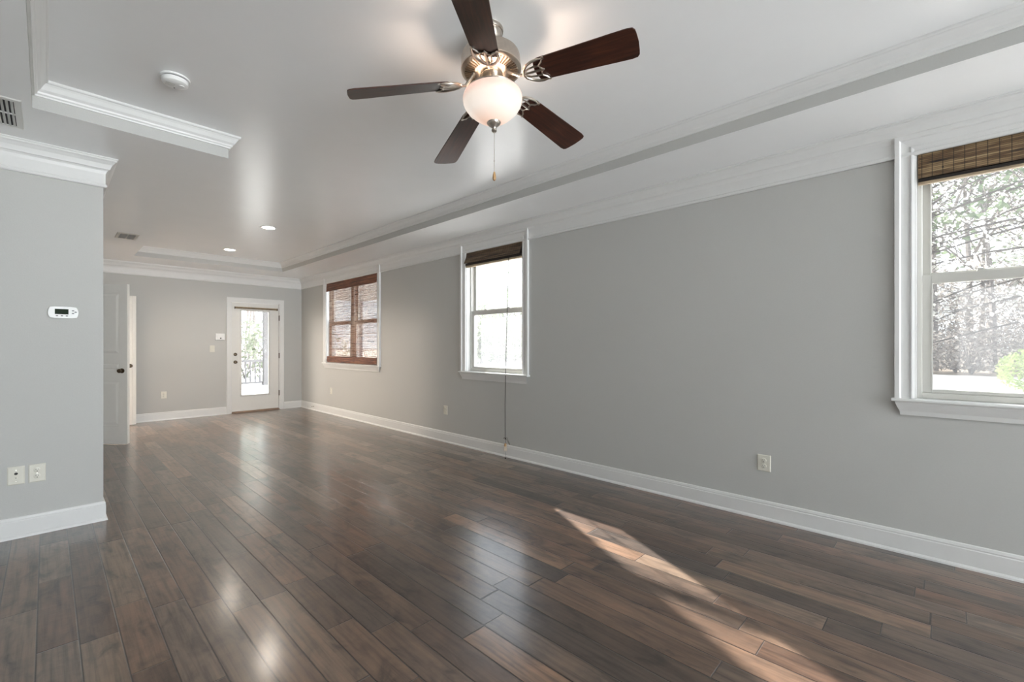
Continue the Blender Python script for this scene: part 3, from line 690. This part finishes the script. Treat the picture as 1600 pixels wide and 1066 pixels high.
# thermostat: pill-shaped body with curved short ends
r_ = wall_thing('thermostat', 'white programmable thermostat with dark green screen', 'thermostat', 'y', YT, 0.080, 1.4905)
hw, hh = .0755, .0415
ol = []
for sx_ in (1, -1):
    for i in range(9):
        t = -1+2*i/8; yy = sx_*hh*t*.90; ol.append((sx_*(hw-.010*t*t), yy))
    ol.append((sx_*hw*.55, sx_*hh*.98)); ol.append((0, sx_*hh)); ol.append((-sx_*hw*.55, sx_*hh*.98))
body = MB().prism(ol, lambda a, b, t: (a, b, t*.026)).build('body', 'white_plastic', r_, bevel=0.003)
MB().box(-.0415, .0250, -.0130, .0230, .0255, .0272).build('screen', 'lcd', r_)
for x in (-.031, -.007, .017): MB().lathe([(.0062, .0255), (.0062, .0280), (.004, .0285)], 14, T=Matrix.Translation((x, -.0235, 0)) @ Matrix.Scale(.6, 4, (0, 1, 0))).build('button', 'grey_plastic', r_, smooth=True)
for x, y in ((.0475, .0135), (.0475, -.0050), (.0605, .0040)): MB().lathe([(.0068, .0255), (.0068, .0280), (.004, .0285)], 14, T=Matrix.Translation((x, y, 0)) @ Matrix.Scale(.62, 4, (0, 1, 0))).build('button', 'grey_plastic', r_, smooth=True)
# spring door stop on the right baseboard near the back corner
r_ = thing('door_stop', 'small spring door stop on the baseboard near the back corner', 'door stop', (XR-.014, 8.86, 0.075)); O = r_.location
MB().lathe([(.011, 0), (.009, .006), (.004, .008)], 14, T=Matrix.Rotation(R(-90), 4, 'Y')).build('base', 'steel', r_, smooth=True)
MB().tube([(-.006-.055*i/70, .0045*cos(i*.9), .0045*sin(i*.9)) for i in range(71)], .0011, 5).build('spring', 'bronze', r_)
MB().lathe([(.006, 0), (.007, .004), (.005, .014)], 14, T=Matrix.Translation((-.060, 0, 0)) @ Matrix.Rotation(R(-90), 4, 'Y')).build('bumper', 'white_plastic', r_, smooth=True)

# ------------------------------------------------------------------ woven window shades
def shade(name, label, y0, y1, loc):
    r = thing(name, label, 'window shade', loc); return r, r.location
# near window: valance with the shade drawn up behind it
r_, O = shade('woven_shade', 'tan bamboo shade drawn up on the large right window', 0, 0, (XR+.012, (W1[0]+W1[1])/2, 2.33))
ya, yb = W1[0]+.014, W1[1]-.016
MB().prism([(XR+.004, 2.428), (XR-.002, 2.36), (XR-.008, 2.262), (XR-.004, 2.262), (XR+.002, 2.36), (XR+.008, 2.428)], lambda a, b, t: (a, ya if t == 0 else yb, b)).build('valance', 'weave_tan', r_, origin=O)
MB().box(XR+.010, XR+.034, ya, yb, 2.246, 2.40).box(XR-.004, XR+.03, ya, yb, 2.240, 2.256).build('folded_stack', 'weave_dark', r_, origin=O)
MB().box(XR-.002, XR+.026, ya, yb, 2.224, 2.240).build('bottom_batten', 'rail_tan', r_, origin=O, bevel=.003)
MB().box(XR+.004, XR+.040, ya, yb, 2.405, 2.4285).build('headrail', 'rail_tan', r_, origin=O)
# middle window: valance kicks out at the foot, cord hangs to the floor
r_, O = shade('woven_shade', 'dark brown bamboo shade drawn up on the middle window', 0, 0, (XR+.012, (W2[0]+W2[1])/2, 2.33))
ya, yb = W2[0]+.012, W2[1]-.012
MB().prism([(XR+.002, 2.430), (XR-.008, 2.36), (XR-.046, 2.272), (XR-.041, 2.272), (XR-.003, 2.362), (XR+.006, 2.430)], lambda a, b, t: (a, ya if t == 0 else yb+.004, b)).build('valance', 'weave_brown', r_, origin=O)
MB().box(XR-.022, XR+.034, ya, yb, 2.248, 2.275).box(XR+.008, XR+.034, ya, yb, 2.275, 2.40).build('folded_stack', 'weave_dark', r_, origin=O)
MB().box(XR-.020, XR+.024, ya, yb, 2.226, 2.248).build('bottom_batten', 'rail_tan', r_, origin=O, bevel=.003)
MB().box(XR+.002, XR+.040, ya, yb, 2.405, 2.4295).build('headrail', 'rail_tan', r_, origin=O)
cy = 3.565; cx = XR-.036
pts = [(cx+.012, cy-.03, 2.25), (cx+.006, cy-.022, 1.9), (cx, cy-.010, 1.4), (cx-.006, cy, .95), (cx-.012, cy+.002, .6), (cx-.012, cy, .215)]
cord = MB()
cord.tube(pts, .0024, 6); cord.tube([(p[0]-.002, p[1]+.005, p[2]) for p in pts], .0018, 6)
c0 = Vector(pts[-1]); c0.z = .215
cord.lathe([(.002, .012), (.008, .004), (.008, -.004), (.002, -.012)], 10, tuple(c0))
cord.tube([c0+Vector(v) for v in ((0, 0, 0), (-.006, .015, .012), (-.004, .03, -.004))], .0025, 6)
cord.tube([c0+Vector(v) for v in ((0, 0, .004), (-.004, -.028, .018), (-.008, -.062, -.03), (-.004, -.075, -.058), (-.006, -.055, -.04), (0, -.01, 0))], .0022, 6)
cord.tube([c0, c0-Vector((0, 0, .08))], .0026, 6)
cord.tube([c0-Vector((0, 0, .07)), c0-Vector((0, -.004, .15)), c0-Vector((0.0, .004, .195)), c0-Vector((.012, .016, .206)), c0-Vector((.03, .030, .2095))], .0016, 6)
co = cord.build('pull_cord', 'cord', r_, origin=O)
t0 = c0-Vector((0, 0, .050))
MB().lathe([(.004, 0), (.012, -.006), (.014, -.022), (.015, -.034)], 14, tuple(t0)).build('tassel_cap', 'fob', co, origin=O, smooth=True)
tz = MB()
for q in range(10):
    a = 2*pi*q/10; tz.tube([t0+Vector((.011*cos(a), .011*sin(a), -.030)), t0+Vector((.015*cos(a), .015*sin(a), -.062)), t0+Vector((.015*cos(a+.2), .015*sin(a+.2), -.088))], .0024, 5)
tz.build('tassel_skirt', 'clear_tassel', co, origin=O)
kk = c0-Vector((.034, .034, .2075)); kk.z = .0085
MB().lathe([(.003, -.007), (.0085, -.003), (.0085, .003), (.003, .008)], 12, tuple(kk)).build('cord_stop', 'cord', co, origin=O, smooth=True)
# far window: let down, light showing between the reeds
r_, O = shade('woven_shade', 'reddish woven shade let down over the far twin window', 0, 0, (XR+.012, (W3[0]+W3[1])/2, 1.7))
ya, yb = W3[0]+.014, W3[1]-.014
MB().prism([(XR-.004, 2.428), (XR-.014, 2.258), (XR-.009, 2.258), (XR+.001, 2.428)], lambda a, b, t: (a, ya if t == 0 else yb, b)).build('valance', 'weave_red', r_, origin=O)
MB().box(XR+.001, XR+.035, ya, yb, 2.40, 2.4285).build('headrail', 'rail_tan', r_, origin=O)
rnd = random.Random(5); pn = MB(); z = 1.045; rd = random.Random(8); yb2 = yb-.075; ya2 = ya+.006
while z < 2.40:
    t = rnd.uniform(.0034, .0056); x = XR+.012+rnd.uniform(-.001, .001)
    n = 17; zz = [z+rnd.uniform(-.0012, .0012) for _ in range(n)]; yy = [ya2+(yb2-ya2)*i/(n-1) for i in range(n)]
    vs = []; fs = []
    for i in range(n): vs += [(x, yy[i], zz[i]), (x+.002, yy[i], zz[i]), (x+.002, yy[i], zz[i]+t), (x, yy[i], zz[i]+t)]
    for i in range(n-1):
        for q in range(4): w = (q+1) % 4; fs.append((i*4+q, i*4+4+q, i*4+4+w, i*4+w))
    dk = [rd.random() < .24 for _ in range(n-1)]
    pn.add(vs, fs); pn.mi[-len(fs):] = [1 if dk[q//4] else 0 for q in range(len(fs))]; z += t+rnd.uniform(.0012, .0034)
y = ya2+.01
while y < yb2:
    pn.box(XR+.0100, XR+.0112, y-.0010, y+.0010, 1.05, 2.40); pn.box(XR+.0148, XR+.0160, y-.001, y+.001, 1.05, 2.40); y += .038
pn.build('woven_panel', ['reed', 'reed_dark'], r_, origin=O)
hm = MB()
for k, (x0, x1, z0, z1) in enumerate(((XR-.012, XR+.006, 1.000, 1.062), (XR-.016, XR+.008, .978, 1.012), (XR-.010, XR+.016, .955, .982))):
    hm.box(x0, x1, ya, yb2+.05, z0, z1)
hm.build('folded_hem', 'weave_red', r_, origin=O, bevel=.004)
MB().tube([(XR+.016, yb2+.06, 2.38), (XR+.012, yb2+.062, 1.6), (XR+.006, yb2+.05, 1.15), (XR, yb2+.04, 1.02)], .002, 6).build('lift_cord', 'trim', r_, origin=O)
for z in (2.0, 1.72): MB().lathe([(.008, 0), (.010, .006), (.006, .012)], 10, T=Matrix.Translation((XR+.012, ya+.004, z)) @ Matrix.Rotation(R(-90), 4, 'Y')).build('cord_ring', 'bronze', r_, origin=O)

# ------------------------------------------------------------------ outside: ground, porch
mb = MB().box(XR+TH+.01, 140, -80, 140, GROUND-.2, GROUND).box(-60, XR+TH+.01, YB+TH+.01, 140, GROUND-.2, GROUND)
struct(mb, 'ground', 'litter', 'leaf-littered woodland ground outside the house', 'ground')
mb = MB().prism([(3.9, -60), (29.4, -60), (28.8, -10), (29.6, 4), (28.6, 16), (22, 60), (12, 60), (3.9, 20)], lambda a, b, t: (a, b, GROUND+.001+t*.02))  # unseen near part extended to the house to bounce light indoors
struct(mb, 'driveway', 'gravel', 'pale gravel drive between the house and the woods', 'driveway')
PY = 16.1
mb = MB()
for i in range(46):
    yy = YB+TH+.01+i*.142
    if yy < PY+.2: mb.box(0.2, 8.5, yy, yy+.136, -.075, -.035)
struct(mb, 'porch_floor', 'deck', 'sunlit pale board porch floor beyond the back door', 'porch floor')
mb = MB().box(0.2, 8.5, YB+TH, PY+.3, 2.95, 3.15)
struct(mb, 'porch_roof', 'siding', 'flat porch roof above the board floor', 'roof')
def post(x):
    p = thing('porch_post', 'grey square porch post seen through the back door glass' if x < 6 else 'grey square porch post at the outer corner', 'post', (x, PY, -.035))
    MB().box(-.08, .08, -.08, .08, 0, 2.985).build('shaft', 'rail', p, bevel=.006)
    MB().box(-.10, .10, -.10, .10, 0, .12).build('plinth', 'rail', p, bevel=.006)
for x in (5.01, 8.3): post(x)
def railing(label, x0, x1):
    r = thing('porch_railing', label, 'railing', ((x0+x1)/2, PY, -.035)); O = r.location
    MB().box(x0, x1, PY-.045, PY+.045, .72, .80).build('top_rail', 'rail', r, origin=O, bevel=.004)
    MB().box(x0, x1, PY-.03, PY+.03, .03, .09).build('bottom_rail', 'rail', r, origin=O, bevel=.004)
    n = int((x1-x0)/.135)
    for i in range(n):
        x = x0+(x1-x0)*(i+.5)/n; MB().box(x-.017, x+.017, PY-.017, PY+.017, .09, .72).build('baluster', 'rail', r, origin=O)
railing('grey porch railing left of the post beyond the back door', 1.6, 4.90)
railing('grey porch railing right of the post towards the outer corner', 5.12, 8.2)

# ------------------------------------------------------------------ outside: trees
def grow(rnd, mb, lf, p, d, L, r, depth, maxd, leaf_n, leaf_s, droop=0.0, bend=0.25, segs=4, leaf_from=1):
    pts = [p.copy()]; rad = [r]
    for i in range(segs):
        d = (d+Vector((rnd.uniform(-bend, bend), rnd.uniform(-bend, bend), rnd.uniform(-bend, bend)*.6-droop))*0.45).normalized()
        p = p+d*(L/segs); pts.append(p.copy()); rad.append(max(r*(1-.7*(i+1)/segs), .004))
    mb.tube(pts, rad, 5 if depth < 2 else 3, cap=False)
    if depth >= leaf_from:
        for _ in range(leaf_n):
            i = rnd.randrange(1, len(pts)); c = pts[i]+Vector((rnd.gauss(0, 1), rnd.gauss(0, 1), rnd.gauss(0, .8)))*L*.16
            s = leaf_s*rnd.uniform(.5, 1.3); a = Vector((rnd.gauss(0, 1), rnd.gauss(0, 1), rnd.gauss(0, 1))).normalized(); b = a.orthogonal().normalized()
            lf.add([c-a*s-b*s*.5, c+a*s-b*s*.5, c+a*s+b*s*.5, c-a*s+b*s*.5], [(0, 1, 2, 3)])
    if depth < maxd:
        nb = rnd.randint(3, 4) if depth else rnd.randint(8, 10)
        for k in range(nb):
            t = rnd.uniform(.30 if depth == 0 else .25, 1.0); i = min(int(t*segs), segs-1); q = pts[i].lerp(pts[i+1], t*segs-i)
            az = rnd.uniform(0, 2*pi); tl = rnd.uniform(.5, 1.0)
            ref = d.orthogonal().normalized(); ref = Matrix.Rotation(az, 3, d) @ ref
            nd = (d*cos(tl)+ref*sin(tl)).normalized(); nd.z += .12; nd.normalize()
            grow(rnd, mb, lf, q, nd, L*rnd.uniform(.38, .55)*(1.15-.4*t), max(rad[i]*.5, .006), depth+1, maxd, leaf_n, leaf_s, droop, bend, segs, leaf_from)
def make_tree(seed, H, r, leaf_n, leaf_s, bark, leaf, name, label, group, maxd=2, leaf_from=1):
    rnd = random.Random(seed); mb = MB(); lf = MB()
    grow(rnd, mb, lf, Vector((0, 0, -.1)), Vector((0, 0, 1)), H, r, 0, maxd, leaf_n, leaf_s, bend=.13, leaf_from=leaf_from)
    t = thing(name, label, 'tree', (0, 0, GROUND), group=group)
    mb.build('trunk', bark, t); lf.build('foliage', leaf, t)
    return t
def bush(seed, name, label, group, w, h, n, s, leaf):
    rnd = random.Random(seed); st = MB(); lf = MB(); t = thing(name, label, 'shrub', (0, 0, GROUND), group=group, kind='thing')
    for k in range(14):
        a = rnd.uniform(0, 2*pi); q = rnd.uniform(.2, 1)*w; st.tube([(0, 0, -.05), (q*.4*cos(a), q*.4*sin(a), h*.5), (q*cos(a), q*sin(a), h*rnd.uniform(.7, 1))], [.02, .012, .005], 4)
    for _ in range(n):
        u = Vector((rnd.gauss(0, 1), rnd.gauss(0, 1), rnd.gauss(0, 1))).normalized()*rnd.uniform(.55, 1.0)**.6
        c = Vector((u.x*w, u.y*w, h*.52+u.z*h*.5)); sc = s*rnd.uniform(.5, 1.3)
        a = Vector((rnd.gauss(0, 1), rnd.gauss(0, 1), rnd.gauss(0, 1))).normalized(); b = a.orthogonal().normalized()
        lf.add([c-a*sc, c+b*sc*.5, c+a*sc, c-b*sc*.5], [(0, 1, 2, 3)])
    st.build('stems', 'bark', t); lf.build('foliage', leaf, t); return t
LB = 'bare grey forest tree in the woods beyond the gravel drive'
protos = [make_tree(11, 12, .17, 9, .10, 'bark', 'twig', 'bare_tree', LB, 'bare trees in the woods'),
          make_tree(12, 14, .20, 8, .11, 'bark', 'twig', 'bare_tree', LB, 'bare trees in the woods'),
          make_tree(13, 7, .07, 12, .09, 'bark_pale', 'leaf_pale', 'budding_tree', 'slim budding tree with pale spring leaves at the wood edge', 'budding trees at the wood edge'),
          make_tree(14, 6, .06, 14, .08, 'bark_pale', 'leaf_pale', 'budding_tree', 'slim budding tree with pale spring leaves at the wood edge', 'budding trees at the wood edge'),
          make_tree(15, 11, .16, 22, .17, 'bark', 'leaf_ever', 'evergreen_tree', 'dark evergreen standing deep in the woods', 'evergreens in the woods'),
          make_tree(16, 10, .09, 16, .11, 'bark', 'twig_dark', 'woodland_tree', 'dark twiggy woodland tree farther round the house', 'dark woodland trees'),
          make_tree(17, 9, .09, 18, .12, 'bark', 'leaf_ever', 'woodland_tree', 'dark twiggy woodland tree farther round the house', 'dark woodland trees')]
und = [bush(21, 'undergrowth', 'low tangled undergrowth bush at the foot of the woods', 'undergrowth bushes', 1.5, 1.9, 520, .085, 'twig'),
       bush(22, 'undergrowth', 'low tangled undergrowth bush at the foot of the woods', 'undergrowth bushes', 1.2, 1.5, 420, .08, 'leaf_pale'),
       bush(24, 'dark_undergrowth', 'low dark undergrowth bush in the woods farther round the house', 'dark undergrowth bushes', 1.4, 2.0, 520, .09, 'twig_dark')]
thk = bush(23, 'thicket', 'tall pale twiggy thicket filling the woods behind the drive', 'thickets in the woods', 2.3, 5.4, 1500, .10, 'twig')
used = set()
def put(proto, x, y, s, rz):
    # keep the sun's path to the middle window open
    dx, dy = x-XR, y-3.85; al = dx*.451+dy*.893; off = abs(dx*.893-dy*.451)
    if al > 0 and off < 2.6: return
    if id(proto) in used: o = copy_tree(proto)
    else: o = proto; used.add(id(proto))
    o.location = (x, y, GROUND); o.scale = (s, s, s); o.rotation_euler = (0, 0, rz)
rnd = random.Random(77)
# woods across the drive, seen through the large window
for i in range(24): put(protos[rnd.choice((0, 1, 0, 1, 4))], rnd.uniform(33, 54), rnd.uniform(-9, 6), rnd.uniform(.8, 1.25), rnd.uniform(0, 6.28))
for i in range(13): put(protos[rnd.choice((2, 3))], rnd.uniform(30.5, 35), rnd.uniform(-7, 5), rnd.uniform(.7, 1.1), rnd.uniform(0, 6.28))
for i in range(14): put(und[rnd.choice((0, 1, 0))], rnd.uniform(30.6, 34), -7+i*.85+rnd.uniform(-.4, .4), rnd.uniform(.8, 1.4), rnd.uniform(0, 6.28))
for i in range(15): put(thk, rnd.uniform(34, 44), -8.5+i*.95+rnd.uniform(-.5, .5), rnd.uniform(.8, 1.25), rnd.uniform(0, 6.28))
# woods seen through the middle window
for i in range(16):
    a = R(rnd.uniform(39, 49)); q = rnd.uniform(38, 62); put(protos[rnd.choice((4, 5, 5, 6))], q*sin(a), q*cos(a), rnd.uniform(.45, .75), rnd.uniform(0, 6.28))
for i in range(10):
    a = R(39+i*1.05); q = rnd.uniform(34, 40); put(und[2], q*sin(a), q*cos(a), rnd.uniform(1.2, 1.9), rnd.uniform(0, 6.28))
# woods beyond the porch
for i in range(18): put(protos[rnd.choice((5, 6, 5, 6))], rnd.uniform(3, 13), rnd.uniform(20, 36), rnd.uniform(.8, 1.3), rnd.uniform(0, 6.28))
for i in range(10): put(und[2], 2.5+i*1.1, rnd.uniform(19, 23), rnd.uniform(.9, 1.4), rnd.uniform(0, 6.28))
# tall pine added so that its crown blocks sun at the twin window
pc = Vector((XR, 7.46, 0))+Vector((.451, .893, 0))*15; rnd = random.Random(3); st = MB(); lf = MB()
t = thing('sun_block_pine', 'tall high-crowned pine added to block sun from the twin window', 'tree', (pc.x, pc.y, GROUND)); O = t.location
st.tube([O+Vector((0, 0, -.1)), O+Vector((.05, 0, 5)), O+Vector((0, .05, 13))], [.15, .11, .03], 7)
for _ in range(9000):
    a = rnd.uniform(0, 2*pi); q = 1.0*rnd.random()**.5; zz = rnd.uniform(7.2, 13); c = O+Vector((q*cos(a), q*sin(a), zz)); sc_ = .10*rnd.uniform(.5, 1.3)
    a_ = Vector((rnd.gauss(0, 1), rnd.gauss(0, 1), rnd.gauss(0, 1))).normalized(); b_ = a_.orthogonal().normalized()
    lf.add([c-a_*sc_, c+b_*sc_*.6, c+a_*sc_, c-b_*sc_*.6], [(0, 1, 2, 3)])
st.build('trunk', 'bark', t, origin=O); lf.build('crown', 'leaf_ever', t, origin=O)
o = bush(33, 'green_shrub', 'bright green shrub beside the gravel drive', None, .95, 1.75, 1500, .075, 'leaf_shrub'); o.location = (19.5, -1.72, GROUND); o.scale = (.74, .74, .74)
# near tree whose long limbs sweep across the large window
rnd = random.Random(9); mb = MB(); lf = MB()
t = thing('flowering_tree', 'near tree with long sweeping grey limbs and pale blossom', 'tree', (9.3, -4.2, GROUND)); O = t.location
mb.tube([O+Vector((0, 0, -.1)), O+Vector((.05, .1, 1.4)), O+Vector((0, .3, 2.8)), O+Vector((.1, .45, 4.6))], [.16, .13, .11, .07], 8)
for k in range(20):
    z0 = 2.1+k*.19; dx = rnd.uniform(-1.3, 1.3); reach = rnd.uniform(5.2, 6.6); dz = -1.35+rnd.uniform(-.35, .35)-(.02*k)
    pts = []
    for i in range(11):
        q = i/10; pts.append(O+Vector((dx*q+.14*sin(5*q+k), .35+reach*q, z0-GROUND-.5+.75*sin(q*2.1)+dz*q*q*1.25+.10*sin(8*q+k*2))))
    mb.tube(pts, [max(.026*(1-.85*i/10), .005) for i in range(11)], 5)
    for j in range(40):
        i = rnd.randint(3, 9); p = pts[i].lerp(pts[i+1], rnd.random())
        d = Vector((rnd.uniform(-.6, .6), rnd.uniform(.3, 1), rnd.uniform(-.4, .8))).normalized(); L = rnd.uniform(.25, .75)
        tw = [p, p+d*L*.5+Vector((0, 0, rnd.uniform(-.05, .05))), p+d*L]
        mb.tube(tw, [.006, .004, .002], 3, cap=False)
        for _ in range(6):
            c = p+d*L*rnd.uniform(.2, 1.1)+Vector((rnd.gauss(0, .06), rnd.gauss(0, .06), rnd.gauss(0, .06))); s = rnd.uniform(.010, .026)
            a = Vector((rnd.gauss(0, 1), rnd.gauss(0, 1), rnd.gauss(0, 1))).normalized(); b = a.orthogonal().normalized()
            lf.add([c-a*s-b*s, c+a*s-b*s, c+a*s+b*s, c-a*s+b*s], [(0, 1, 2, 3)])
mb.build('limbs', 'bark_dark', t, origin=O); lf.build('blossom', 'blossom', t, origin=O)
